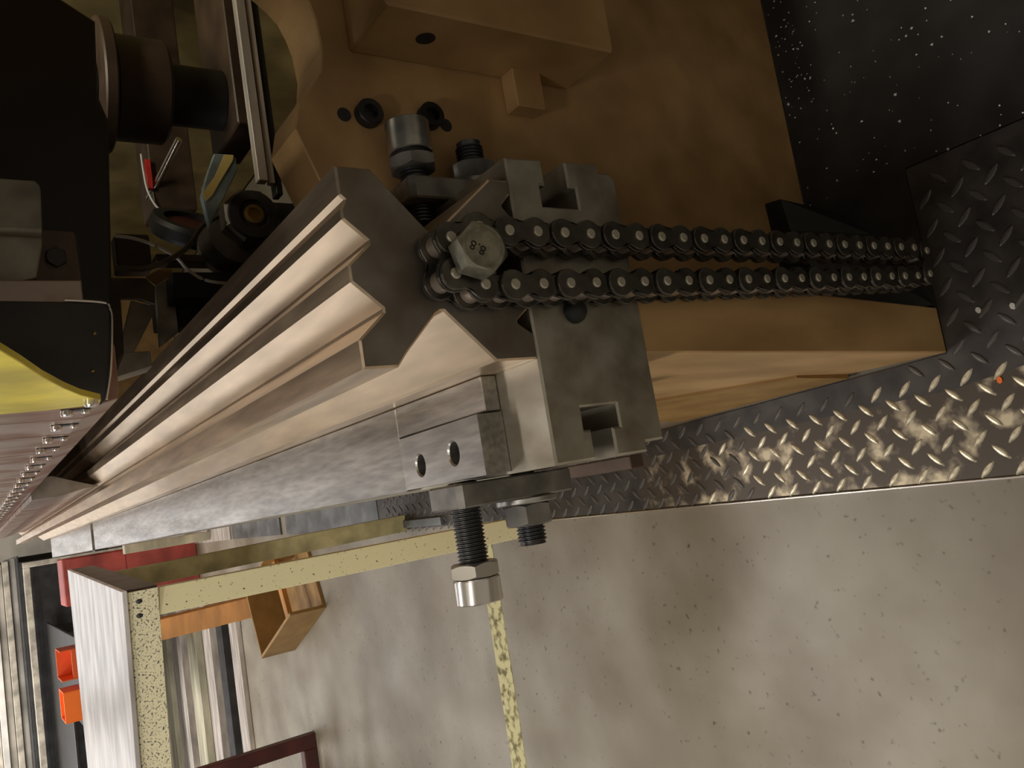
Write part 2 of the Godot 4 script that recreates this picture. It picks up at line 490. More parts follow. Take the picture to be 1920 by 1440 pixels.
# block between x -.1137 and -.0768, z -.1655 and -.0455, top slopes up towards the front end
func wedge_with_holes(holes: Array) -> ArrayMesh:
	var st := ST()
	var x0 := -.1137; var x1 := -.0768; var z0 := -.1655; var z1 := -.0455
	var top := func(z: float) -> float: return lerpf(.4602, .4668, (z - z0) / (z1 - z0))
	var mid: float = (holes[0].y + holes[1].y) / 2
	for k in 2:
		var h: Vector2 = holes[k]
		var za := z0 if k == 0 else mid
		var zb := mid if k == 0 else z1
		var angs := []
		for i in 32: angs.append(TAU * i / 32.0)
		for cx in [x0, x1]:
			for cz in [za, zb]: angs.append(fposmod(Vector2(cx - h.x, cz - h.y).angle(), TAU))
		angs.sort()
		var n := angs.size()
		for i in n:
			var pts := []
			for a in [angs[i], angs[(i + 1) % n]]:
				var d := Vector2(cos(a), sin(a))
				var s := 1e9
				if d.x > 1e-6: s = minf(s, (x1 - h.x) / d.x)
				if d.x < -1e-6: s = minf(s, (x0 - h.x) / d.x)
				if d.y > 1e-6: s = minf(s, (zb - h.y) / d.y)
				if d.y < -1e-6: s = minf(s, (za - h.y) / d.y)
				pts.append([h + d * .0074, h + d * .0085, h + d * s])
			var f := func(p: Vector2, dy: float) -> Vector3: return Vector3(p.x, top.call(p.y) + dy, p.y)
			quad(st, f.call(pts[0][1], 0), f.call(pts[1][1], 0), f.call(pts[1][2], 0), f.call(pts[0][2], 0))
			quad(st, f.call(pts[1][1], 0), f.call(pts[0][1], 0), f.call(pts[0][0], -.0011), f.call(pts[1][0], -.0011))
			quad(st, f.call(pts[1][0], -.0011), f.call(pts[0][0], -.0011), Vector3(pts[0][0].x, .4488, pts[0][0].y), Vector3(pts[1][0].x, .4488, pts[1][0].y))
	var yb := .4488
	quad(st, Vector3(x0, yb, z1), Vector3(x1, yb, z1), Vector3(x1, top.call(z1), z1), Vector3(x0, top.call(z1), z1))
	quad(st, Vector3(x1, yb, z0), Vector3(x0, yb, z0), Vector3(x0, top.call(z0), z0), Vector3(x1, top.call(z0), z0))
	quad(st, Vector3(x1, yb, z1), Vector3(x1, yb, z0), Vector3(x1, top.call(z0), z0), Vector3(x1, top.call(z1), z1))
	quad(st, Vector3(x0, yb, z0), Vector3(x0, yb, z1), Vector3(x0, top.call(z1), z1), Vector3(x0, top.call(z0), z0))
	return done(st)

# ---------------------------------------------------------------- chain
func link_outline(p: float, r: float) -> Array:
	var out := []
	var waist := r * 0.66
	for s in [1.0, -1.0]:
		for i in 13:
			var a := lerpf(-118.0, 118.0, i / 12.0)
			var v := Vector2(cos(deg_to_rad(a)), sin(deg_to_rad(a))) * r
			out.append(Vector2(p / 2 + v.x, v.y) if s > 0 else Vector2(-p / 2 - v.x, -v.y))
		out.append(Vector2(p * 0.1 * s, waist * s))
		out.append(Vector2(-p * 0.1 * s, waist * s))
	return out

func build_chain():
	var ch := thing("roller_chain", "oily steel roller chain hanging in a loop from the bolt on the die end", "chain")
	var p := 0.01906
	var pins: Array[Vector2] = []
	for k in 22: pins.append(Vector2(lerpf(.0134, .0151, k / 21.0), .4719 - k * .019105))
	pins.append(Vector2(.0129, .0522)); pins.append(Vector2(-.0068, .0553))
	for k in range(22, -1, -1): pins.append(Vector2(lerpf(-.0168, -.0087, maxf(k - 1, 0) / 21.0), .4929 - k * .01902))
	pins.append(Vector2(-.0112, .5100)); pins.append(Vector2(.0082, .5092)); pins.append(Vector2(.0146, .4908))
	var zc := .0132
	var fr := Basis(Vector3(1, 0, 0), Vector3(0, 0, 1), Vector3(0, -1, 0))
	var plate_o := prism(link_outline(p, .0086), -.0012, .0012, .0004)
	var plate_i := prism(link_outline(p, .0091), -.0012, .0012, .0004)
	var roller := lathe([Vector2(.0030, -.0061), Vector2(.0055, -.0061), Vector2(.00595, -.0056), Vector2(.00595, .0056), Vector2(.0055, .0061), Vector2(.0030, .0061)], 24, Transform3D(fr, Vector3.ZERO))
	var pin := lathe([Vector2(0, -.0127), Vector2(.0024, -.0127), Vector2(.0030, -.0121), Vector2(.0030, .0121), Vector2(.0024, .0127), Vector2(0, .0127)], 20, Transform3D(fr, Vector3.ZERO))
	var n := pins.size()
	for i in n:
		var a := pins[i]
		var b := pins[(i + 1) % n]
		var m := (a + b) / 2
		var d := b - a
		var basis := Basis(Vector3(0, 0, 1), d.angle()).scaled_local(Vector3(d.length() / p, 1, 1))
		var outer := i % 2 == 0
		var zo := .0101 if outer else .0075
		for s in [1.0, -1.0]:
			put("outer_plate" if outer else "inner_plate", plate_o if outer else plate_i, M.chain_plate, ch, Transform3D(basis, Vector3(m.x, m.y, zc + s * zo)))
		put("roller", roller, M.chain_roller, ch, Transform3D(Basis(), Vector3(a.x, a.y, zc)))
		put("pin", pin, M.chain_pin, ch, Transform3D(Basis(), Vector3(a.x, a.y, zc)))
	# the bolt the chain hangs on
	var b := thing("hex_bolt", "zinc plated hex head bolt holding the chain against the die end", "bolt", Vector3(-.0035, .4975, 0))
	var lean := Basis(Vector3(1, 0, 0), deg_to_rad(-4.0)) * Basis(Vector3(0, 1, 0), deg_to_rad(3.0))
	put("shank", cyl(.0078, -.012, .030, .0004, 24, Transform3D(lean * fr, Vector3.ZERO)), M.thread_dark, b)
	var hh := put("hex_head", hexhead(.0250, .0275, .0400, .0118, Transform3D(lean * Basis(Vector3(0, 0, 1), deg_to_rad(13)) * fr, Vector3.ZERO)), M.bolt_zinc, b)
	put("head_ring", lathe([Vector2(.0106, .0398), Vector2(.0105, .0403), Vector2(.0098, .0403), Vector2(.0096, .0398)], 36, Transform3D(lean * fr, Vector3.ZERO)), M.bolt_zinc, hh)
	for q in [["8.8", Vector2(-.0010, .0036), 60.0]]:
		var tm := TextMesh.new()
		var fnt := SystemFont.new()
		fnt.font_names = PackedStringArray(["Droid Sans"])
		tm.font = fnt
		tm.text = q[0]
		tm.font_size = 16
		tm.pixel_size = .00042
		tm.depth = .0005
		put("grade_mark", tm, M.black_oxide, hh, Transform3D(lean, Vector3.ZERO) * Transform3D(Basis(Vector3(0, 0, 1), deg_to_rad(q[2])), Vector3(q[1].x, q[1].y, .0400)))

# ---------------------------------------------------------------- strap clamps in the T-slots
func build_clamps():
	for s in [-1.0, 1.0]:
		var x := -.1156 if s < 0 else .0692
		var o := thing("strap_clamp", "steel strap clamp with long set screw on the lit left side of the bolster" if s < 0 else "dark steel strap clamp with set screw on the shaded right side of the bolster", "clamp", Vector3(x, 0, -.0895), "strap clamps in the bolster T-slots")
		var ax := Basis(Vector3(0, 1, 0), Vector3(s, 0, 0), Vector3(0, 0, -s))    # local y points outward
		var strap := v2([-.019, .386, -.016, .383, .016, .383, .0195, .387, .0195, .4715, .0180, .4735, -.016, .4735, -.0195, .470])
		var lo := 0.0005 if s > 0 else -.0160
		put("strap", prism(strap, lo, lo + .0155, .0012, Transform3D(Basis(Vector3(0, 0, 1), Vector3(0, 1, 0), Vector3(-1, 0, 0)) if false else Basis(Vector3(0, 0, -1), Vector3(0, 1, 0), Vector3(1, 0, 0)), Vector3.ZERO)), M.strap_steel, o)
		var at := Vector3(0, .4112, 0)
		put("stud", thread(.0098, -.012, .0475 if s < 0 else .051, .0024, Transform3D(ax, at)), M.thread_dark, o)
		put("washer", lathe([Vector2(.0105, .0160), Vector2(.0198, .0160), Vector2(.0205, .0166), Vector2(.0205, .0193), Vector2(.0198, .0200), Vector2(.0105, .0200)], 40, Transform3D(ax, at)), M.zinc, o)
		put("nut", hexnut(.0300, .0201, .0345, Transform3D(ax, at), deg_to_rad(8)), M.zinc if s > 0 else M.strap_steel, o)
		at = Vector3(0, .4590, .0005)
		put("set_screw", thread(.0098, -.001 if s < 0 else -.012, .058 if s < 0 else .036, .0024, Transform3D(ax, at)), M.thread_dark, o)
		var h := .0505 if s < 0 else .026
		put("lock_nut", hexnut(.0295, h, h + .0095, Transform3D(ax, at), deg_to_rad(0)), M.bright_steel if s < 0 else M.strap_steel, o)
		var g := h + .0098 if s < 0 else h + .0125
		if s > 0:
			put("spacer", cyl(.0130, h + .0095, g, .0003, 24, Transform3D(ax, at)), M.black_oxide, o)
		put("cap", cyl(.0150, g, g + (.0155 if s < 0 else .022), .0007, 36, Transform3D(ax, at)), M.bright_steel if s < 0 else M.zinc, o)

# ---------------------------------------------------------------- press brake frame
func build_frame():
	var f := thing("press_brake", "tan painted press brake frame with curved throat, bed plate and rear panel behind the die", "machine frame")
	put("side_plate", prism(v2([.0, .004, .75, .004, .75, 1.9, .345, 1.9, .345, .745, .29, .73, .272, .62, .264, .565, .2548, .5399, .2465, .5268, .2395, .5188, .2316, .5120, .2200, .5073, .2079, .5044, .1874, .5031, .1720, .5060, .1558, .5167, .1469, .5249, .1274, .5300, .0715, .5100, .0715, .350, .0, .350]), -.16, -.11, .001), M.machine_tan, f)
	put("guide_block", box(Vector3(.189, .291, -.1099), Vector3(.42, .483, -.050), .002), M.machine_tan, f)
	put("stop_tab", box(Vector3(.159, .330, -.1099), Vector3(.195, .357, -.094), .001), M.machine_tan, f)
	var fr := Basis(Vector3(1, 0, 0), Vector3(0, 0, 1), Vector3(0, -1, 0))
	for q in [[.1419, .4937, .0050], [.1436, .4139, .0050]]:
		put("drilled_hole", cyl(q[2], -.0003, .0004, .0001, 20, Transform3D(fr, Vector3(q[0], q[1], -.11))), M.rubber, f)
	for q in [[.1432, .4767], [.1473, .4279]]:
		var sb := put("socket_screw", lathe([Vector2(.0095, .0), Vector2(.0095, .007), Vector2(.0088, .0078), Vector2(.0052, .0078), Vector2(.0050, .0025), Vector2(0, .0025)], 24, Transform3D(fr, Vector3(q[0], q[1], -.11))), M.black_oxide, f)
	put("block_hole", cyl(.007, -.0003, .0004, .0001, 20, Transform3D(Basis(Vector3(0, 1, 0), Vector3(-1, 0, 0), Vector3(0, 0, 1)), Vector3(.189, .440, -.078))), M.rubber, f)
	put("bed_plate", prism(v2([-.0693, .004, -.0290, .004, -.0170, .156, -.0040, .361, -.0532, .361]), -2.85, -.003, .001), M.bed_tan, f)
	var st := ST()   # sloping skirt plate between the bed and the tread plate
	var a := Vector3(-.081, .0062, -.329); var b := Vector3(-.0735, .0062, -.10); var c1 := Vector3(-.068, .085, -.10); var d := Vector3(-.0625, .236, -.329)
	var off := Vector3(.006, 0, 0)
	for k in 1:
		quad(st, a, b, c1, d); quad(st, d + off, c1 + off, b + off, a + off)
		quad(st, a, d, d + off, a + off); quad(st, d, c1, c1 + off, d + off); quad(st, c1, b, b + off, c1 + off)
	put("bed_skirt", done(st), M.dirty_tan, f)
	put("rear_panel", box(Vector3(.80, .004, -3.4), Vector3(.83, 1.9, -.16), .002), M.panel_olive, f)
	put("far_side_plate", box(Vector3(.0715, .004, -2.85), Vector3(.80, .53, -2.80), .001), M.machine_tan, f)
	# dark gusset foot in front of the side plate
	st = ST()
	var base := [Vector3(.104, .004, -.110), Vector3(.088, .004, -.078), Vector3(.054, .004, -.047), Vector3(-.026, .004, -.004), Vector3(-.026, .004, -.110)]
	var top := [Vector3(.104, .066, -.110), Vector3(.102, .066, -.092), Vector3(.070, .066, -.088), Vector3(-.024, .060, -.060), Vector3(-.024, .060, -.110)]
	for i in 5:
		var j := (i + 1) % 5
		quad(st, base[j], base[i], top[i], top[j])
	for i in range(1, 4):
		tri(st, top[0], top[i + 1], top[i]); tri(st, base[0], base[i], base[i + 1])
	put("foot_gusset", done(st), M.black_paint, f)
	# key bar under the bolster on the left side of the bed
	put("key_bar", box(Vector3(-.1248, .290, -.40), Vector3(-.1145, .3035, -.100), .0008), M.bracket_brown, f)
	put("key_arm", box(Vector3(-.1145, .290, -.40), Vector3(-.0620, .3035, -.36), .0008), M.bracket_brown, f)

# ---------------------------------------------------------------- ram
func build_ram():
	var r := thing("press_brake_ram", "dark ram of the press brake above the die with clamp segments and yellow end guard", "machine ram")
	put("ram_body", prism(v2([.055, .640, .060, .618, .215, .606, .235, .612, .30, .608, .32, .64, .33, .70, .33, 1.9, .055, 1.9]), -3.0, -.300, .002), M.ram_black, r)
	# clamp segments along the left face
	var ends := [-.2062, -.2520, -.3290, -.4420, -.4980, -.6000, -.7150, -.8290, -.9600, -1.10, -1.27, -1.45, -1.65, -1.88, -2.15, -2.45, -2.75]
	var segs := []
	for i in range(0, ends.size() - 1):
		var z1: float = ends[i] - (.0004 if i != 3 else .003)
		var z0: float = ends[i + 1] + .0006
		var seg := v2([-.030, .652, -.026, .636, -.018, .6345, .010, .6345, .030, .650, .054, .650, .054, 1.2, -.030, 1.2])
		segs.append(put("clamp_segment", prism(seg, z0, z1, .0007), M.ram_steel, r))
	# slots with screws, evenly spaced
	for i in 26:
		var z := -.212 - i * .0655
		if z < -1.9: break
		var host = segs[0]
		for k in segs.size():
			if z <= ends[k] and z > ends[k + 1]: host = segs[k]
		put("screw_slot", box(Vector3(-.0306, .6515, z - .0045), Vector3(-.029, .6690, z + .0035), .0004), M.slot_black, host)
		put("clamp_screw", lathe([Vector2(.0038, 0), Vector2(.0038, .0030), Vector2(.0030, .0038), Vector2(0, .0038)], 14, Transform3D(Basis(Vector3(0, 1, 0), Vector3(-1, 0, 0), Vector3(0, 0, 1)), Vector3(-.0303, .6655, z))), M.bright_steel, host)
		put("clamp_screw", lathe([Vector2(.0026, 0), Vector2(.0026, .0020), Vector2(.0020, .0026), Vector2(0, .0026)], 14, Transform3D(Basis(Vector3(0, 1, 0), Vector3(-1, 0, 0), Vector3(0, 0, 1)), Vector3(-.0303, .6545, z - .001))), M.bright_steel, host)
	# yellow guard with a curved front edge, dark cover panel behind it
	put("end_guard", side(v2([-.0151, .7088, -.0423, .6997, -.0781, .6887, -.1123, .6762, -.1360, .6661, -.1580, .6529, -.1749, .6517, -.1816, .6782, -.1832, .7026, -.1834, .90, -.02, .90, .0, .76, -.005, .72]), -.034, -.030, .0004), M.yellow_paint, r)
	put("guard_screw", lathe([Vector2(.004, 0), Vector2(.004, .003), Vector2(.003, .004), Vector2(0, .004)], 16, Transform3D(Basis(Vector3(0, 1, 0), Vector3(-1, 0, 0), Vector3(0, 0, 1)), Vector3(-.0338, .6585, -.156))), M.bright_steel, r)
	var pan := v2([-.0295, .6470, -.0270, .6440, -.0065, .6398, .0290, .6358, .0345, .6368, .0372, .6400, .0440, .90, -.0295, .90])
	put("cover_panel", prism(pan, -.2058, -.1990, .0012), M.black_oily, r)
	put("shade_block", box(Vector3(.020, .742, -.298), Vector3(.32, 1.9, .28), .004), M.ram_black, r)  # unseen block added to shade the upper side plate
	put("panel_lip", tube(smooth_path([Vector3(-.0270, .6440, -.1985), Vector3(-.0065, .6396, -.1985), Vector3(.0240, .6360, -.1985), Vector3(.0325, .6364, -.1985), Vector3(.0365, .6398, -.1985), Vector3(.0385, .6620, -.1985)]), .0010, 8), M.bright_steel, r)
	for q in [[.0165, .6468], [-.0080, .6500]]:
		put("panel_rivet", lathe([Vector2(.0013, 0), Vector2(.0011, .0009), Vector2(0, .0012)], 12, Transform3D(Basis(Vector3(1, 0, 0), Vector3(0, 0, 1), Vector3(0, -1, 0)), Vector3(q[0], q[1], -.1990)), true), M.brass, r)
	var pd := thing("overhead_blocker", "unseen overhead box added to shade the die and bolster ends", "light blocker")  # made-up box out of view, placed to block lamp light
	put("box", box(Vector3(-.53, 1.06, .25), Vector3(-.18, 1.15, .74), .01), M.blocker_paint, pd)
	put("arm", box(Vector3(-.52, 1.1505, -.10), Vector3(-.46, 1.20, .45), .005), M.bracket_grey, pd)
	put("arm", box(Vector3(-.52, 1.1505, -.14), Vector3(.0195, 1.20, -.1003), .005), M.bracket_grey, pd)
	var cb := thing("rear_blocker", "unseen tall block added behind the camera to shade the machine end", "cabinet", Vector3(0, 0, 0))  # unseen block added to keep lamp light off the machine end
	put("body", box(Vector3(-.95, .05, .80), Vector3(.25, 1.75, 1.15), .006), M.blocker_paint, cb)
	put("plinth", box(Vector3(-.93, 0, .82), Vector3(.23, .05, 1.13), .002), M.black_paint, cb)
	put("door", box(Vector3(-.93, .07, 1.1505), Vector3(.23, 1.73, 1.165), .004), M.bracket_grey, cb)
	put("handle", box(Vector3(.14, .85, 1.1655), Vector3(.17, 1.0, 1.19), .003), M.black_paint, cb)
	# brackets on the front of the ram
	var g := thing("grey_bracket", "bent grey steel bracket on the ram above the dark cover panel", "bracket")
	put("upper_plate", prism(v2([.1255, .6700, .1225, .6676, .1186, .6672, .0925, .6685, .0925, .738, .1262, .738]), -.2260, -.2180, .0008), M.bracket_grey, g)
	put("lower_plate", prism(v2([.0925, .6683, .0835, .6688, .0605, .6738, .0560, .6900, .0560, .738, .0925, .738]), -.2300, -.2240, .0008), M.bracket_grey, g)
	put("bend", tube([Vector3(.0925, .6690, -.2225), Vector3(.0930, .70, -.2225), Vector3(.0932, .738, -.2225)], .0045, 12), M.bracket_grey, g)
	put("web", box(Vector3(.101, .70, -.2975), Vector3(.126, .738, -.2302), .001), M.bracket_grey, g)
	var bb := thing("brown_bracket", "dull brown bracket plate with a recessed bolt beside the grey bracket", "bracket")
	put("plate", prism(v2([.0990, .6660, .0985, .6475, .0950, .6464, .0600, .6455, .0515, .6475, .0580, .672, .0560, .738, .0990, .738]), -.2440, -.2380, .0008), M.bracket_brown, bb)
	put("bolt", hexnut(.012, -.002, .004, Transform3D(Basis(Vector3(1, 0, 0), Vector3(0, 0, 1), Vector3(0, -1, 0)), Vector3(.0790, .6600, -.238))), M.black_oxide, bb)
	put("web", box(Vector3(.062, .70, -.2960), Vector3(.095, .738, -.2445), .001), M.bracket_brown, bb)
	# punch segments hanging under the ram into the widest V groove
	var z := -1.00
	var lens := [.20, .42, .42, .55]
	var says := ["short grey bending punch segment nearest the camera over the die", "reddish steel bending punch behind the short front punch segment", "third bending punch segment from the camera under the ram", "farthest bending punch segment at the end of the die"]
	for i in 4:
		var prof := v2([-.034, .6340, -.034, .6050, -.030, .585, -.0262, .5660, -.0244, .5470, -.0230, .5470, -.0212, .5560, -.010, .585, -.002, .605, -.002, .6340])
		tag(put("bending_punch", prism(prof, z - lens[i] + .001, z, .0006), M.punch_steel if i == 0 else M.ram_steel), says[i], "punch", "bending punches under the ram")
		z -= lens[i]

# ---------------------------------------------------------------- floor plates
func build_floor_plate():
	var t := thing("tread_plate", "worn steel diamond tread plate on the floor along the foot of the press brake bed", "floor plate")
	put("plate", flat(v2([-.1822, .45, -.060, .45, -.090, .08, -.102, -.002, -.112, -.30, -.118, -.42, -.1790, -.42]), 0.0, .005, .0), M.tread_base, t)
	put("shaded_plate", flat(v2([-.060, .45, .099, .45, .099, -.002, -.0705, -.002, -.0855, -.356, -.0900, -1.22, -.1745, -1.22, -.176, -.74, -.170, -.735, -.170, -.665, -.1790, -.66, -.1790, -.42, -.118, -.42, -.112, -.30, -.102, -.002, -.090, .08]), 0.0, .005, .0), M.tread_shade, t)  # part of the plate with cast shade put into its colour
	put("edge_strip", box(Vector3(-.1838, .0, -.64), Vector3(-.1815, .0062, .45), .0006), M.bright_steel, t)
	# lozenges
	var st := ST()
	var n := 12
	for i in n:
		var p := []
		for a in [TAU * i / n, TAU * (i + 1) / n]:
			var w := absf(cos(a))
			p.append([Vector3(.0098 * cos(a), 0, .0031 * sin(a) * (1.0 - .25 * w)), Vector3(.0078 * cos(a), .0014, .0019 * sin(a) * (1.0 - .25 * w))])
		st.set_smooth_group(-1)
		quad(st, p[1][0], p[0][0], p[0][1], p[1][1])
		tri(st, p[1][1], p[0][1], Vector3(0, .0017, 0))
	var loz := done(st)
	var spots := []
	for ix in 12:
		for iz in range(-45, 16):
			spots.append([Vector3(-.174 + ix * .0267, .0048, .009 + iz * .0285), 45.0])
			spots.append([Vector3(-.1603 + ix * .0267, .0048, -.005 + iz * .0285), -45.0])
	var keep := []
	for s in spots:
		var p: Vector3 = s[0]
		if p.z > .26 or p.x > .092 or p.z < -1.20: continue
		if p.z < .008 and p.x > -.078 - .042 * clampf(-p.z, 0.0, .36): continue
		keep.append(s)
	var eye := Vector3(-.1215, .73, .375)
	keep.sort_custom(func(a, b): return a[0].distance_squared_to(eye) < b[0].distance_squared_to(eye))
	var rest := []
	for i in keep.size():
		var p: Vector3 = keep[i][0]
		var turn: float = -keep[i][1]
		var tr := Transform3D(Basis(Vector3.UP, deg_to_rad(turn)), p)
		var worn := p.x < -.090 - .06 * clampf(-p.z - .05, 0.0, 1.0) * 1.5 and p.z > -.26 + (rng.randf() - .5) * .1
		if i < 290: put("tread_lozenge", loz, M.tread_worn if worn else M.tread_grimy, t, tr)
		else: rest.append(tr)
	var mm := MultiMesh.new()
	mm.transform_format = MultiMesh.TRANSFORM_3D
	mm.mesh = loz
	mm.instance_count = rest.size()
	for i in rest.size(): mm.set_instance_transform(i, rest[i])
	var mi := MultiMeshInstance3D.new()
	mi.name = "tread_pattern"
	mi.multimesh = mm
	mi.material_override = M.tread_grimy
	mi.set_meta("kind", "stuff")
	t.add_child(mi)
	# black floor sheet
	tag(put("oily_floor_sheet", flat(v2([.100, .60, .80, .60, .80, -.1095, .0, -.1095, .0, -.16, -.0690, -.16, -.0690, -.003, .100, -.003]), 0.0, .004, .0006), M.black_oily), "oily black steel floor sheet in front of the tan side plate, scattered with chips", "floor sheet")
	# chips
	var chip := ST()
	tri(chip, Vector3(-.0012, 0, -.0005), Vector3(.0013, 0, -.0002), Vector3(0, .0007, .0009)); tri(chip, Vector3(-.0012, 0, -.0005), Vector3(0, .0007, .0009), Vector3(-.0004, .0002, .0012)); tri(chip, Vector3(.0013, 0, -.0002), Vector3(-.0012, 0, -.0005), Vector3(.0002, .0008, -.0010))
	tri(chip, Vector3(0, .0007, .0009), Vector3(.0013, 0, -.0002), Vector3(.0002, .0008, -.0010)); tri(chip, Vector3(-.0012, 0, -.0005), Vector3(.0002, .0008, -.0010), Vector3(0, .0007, .0009))
	var cm := done(chip)
	mm = MultiMesh.new()
	mm.transform_format = MultiMesh.TRANSFORM_3D
	mm.mesh = cm
	mm.instance_count = 420
	for i in 420:
		var x := rng.randf_range(.10, .48)
		var zz := rng.randf_range(-.107, .22)
		if i < 70: zz = -.105 + absf(rng.randfn(0.0, .03)); x = rng.randf_range(.20, .42)
		var s := rng.randf_range(.35, .95) * (1.0 if rng.randf() < .85 else 1.5)
		mm.set_instance_transform(i, Transform3D(Basis.from_euler(Vector3(rng.randf_range(-.5, .5), rng.randf() * TAU, rng.randf_range(-.5, .5))).scaled(Vector3.ONE * s), Vector3(x, .0043, zz)))
	mi = MultiMeshInstance3D.new()
	mi.name = "metal_chips"
	mi.multimesh = mm
	mi.material_override = M.chip_steel
	mi.set_meta("kind", "stuff")
	tag(mi, "bright metal chips scattered over the oily black floor sheet", "metal chips")
	add_child(mi)
	# flakes lying on the tread plate
	for q in [[Vector3(-.0408, .0052, .0317), "white_sheet", "white paint flake on the dark tread plate nearer the bed plate"], [Vector3(-.0445, .0052, .0586), "white_sheet", "rounder white paint flake on the dark tread plate nearer the right edge of the photo"], [Vector3(-.1015, .0052, .0356), "orange_plastic", "small orange flake among the worn treads"]]:
		var fl := put("paint_flake", flat(v2([-.0032, -.0010, -.0010, -.0026, .0024, -.0016, .0030, .0008, .0008, .0022, -.0022, .0016]), 0, .0008, .0002), M[q[1]], null, Transform3D(Basis(Vector3.UP, q[0].x * 60.0), q[0]))
		tag(fl, q[2], "flake", "paint flakes on the tread plate")
	# plain sheets further along
	var seams := [-1.225, -1.81, -1.86, -2.33, -2.36, -3.3]
	tag(put("floor_strip", flat(v2([-.168, -1.225, -.086, -1.225, -.086, -1.81, -.155, -1.81]), 0, .005, .0006), M.grey_sheet), "plain grey steel floor strip following the end of the tread plate", "floor plate", "grey floor strips beside the bed")
	tag(put("floor_strip", flat(v2([-.155, -1.86, -.086, -1.86, -.086, -2.33, -.150, -2.33]), 0, .005, .0006), M.grey_sheet), "second grey floor strip along the bed beyond the dark gap", "floor plate", "grey floor strips beside the bed")
	tag(put("floor_strip", flat(v2([-.150, -2.36, -.086, -2.36, -.086, -3.3, -.148, -3.3]), 0, .005, .0006), M.stock_steel), "pale floor strip farthest along the bed", "floor plate", "grey floor strips beside the bed")
	var lb := put("flat_lever", flat(v2([-.168, -1.36, -.160, -1.365, -.156, -1.355, -.158, -.95, -.173, -.95]), .004, .012, .0008), M.grey_sheet)
	tag(lb, "flat grey steel bar lying beside the tread plate behind the set screw", "bar")

# ---------------------------------------------------------------- bench
func build_table():
	var t := thing("steel_bench", "low bench with bright steel top and chipped cream legs left of the press brake", "bench")
	put("tabletop", flat(v2([-.1705, -.6860, -.1422, -1.229, -1.00, -1.180, -1.00, -.810]), .5700, .5755, .0006), M.table_sheet, t)
	put("apron", flat(v2([-.1730, -.6900, -1.00, -.8140, -1.00, -.8160, -.1730, -.6920]), .5365, .5698, .0003), M.apron_paint, t)
	put("side_rail", flat(v2([-.1700, -.6925, -.1425, -1.225, -.1455, -1.225, -.1730, -.6925]), .5365, .5698, .0003), M.bracket_brown, t)
	var legs := [[Vector3(-.1890, 0, -.7000), Vector3(-.1895, .5364, -.6960)], [Vector3(-.1620, .0055, -1.10), Vector3(-.1725, .5364, -1.10)], [Vector3(-.97, 0, -.83), Vector3(-.97, .5364, -.83)], [Vector3(-.97, 0, -1.17), Vector3(-.97, .5364, -1.17)]]
	for q in legs:
		var a: Vector3 = q[0]
		var b: Vector3 = q[1]
		var y := (b - a).normalized()
		var z := Vector3(0, 0, 1)
		var x := y.cross(z).normalized()
		z = x.cross(y)
		var bs := Basis(x, y, z)
		# angle iron: front flange and side flange
		var st := ST()
		add_box(st, Vector3(-.0158, 0, -.0035), Vector3(.0158, (b - a).length(), 0), .0005, Transform3D(bs, a))
		add_box(st, Vector3(.0128, 0, -.030), Vector3(.0158, (b - a).length(), -.0036), .0005, Transform3D(bs, a))
		put("leg", done(st), M.cream_paint if q == legs[0] else M.cream_plain, t)
	for q in [Vector2(-.1838, .5578), Vector2(-.2002, .5583)]:
		put("rivet", lathe([Vector2(.0046, 0), Vector2(.0040, .0014), Vector2(0, .0019)], 16, Transform3D(Basis(Vector3(1, 0, 0), Vector3(0, 0, 1), Vector3(0, -1, 0)), Vector3(q.x, q.y, -.6915 - (-.173 - q.x) * .148)), true), M.dark_grey, t)

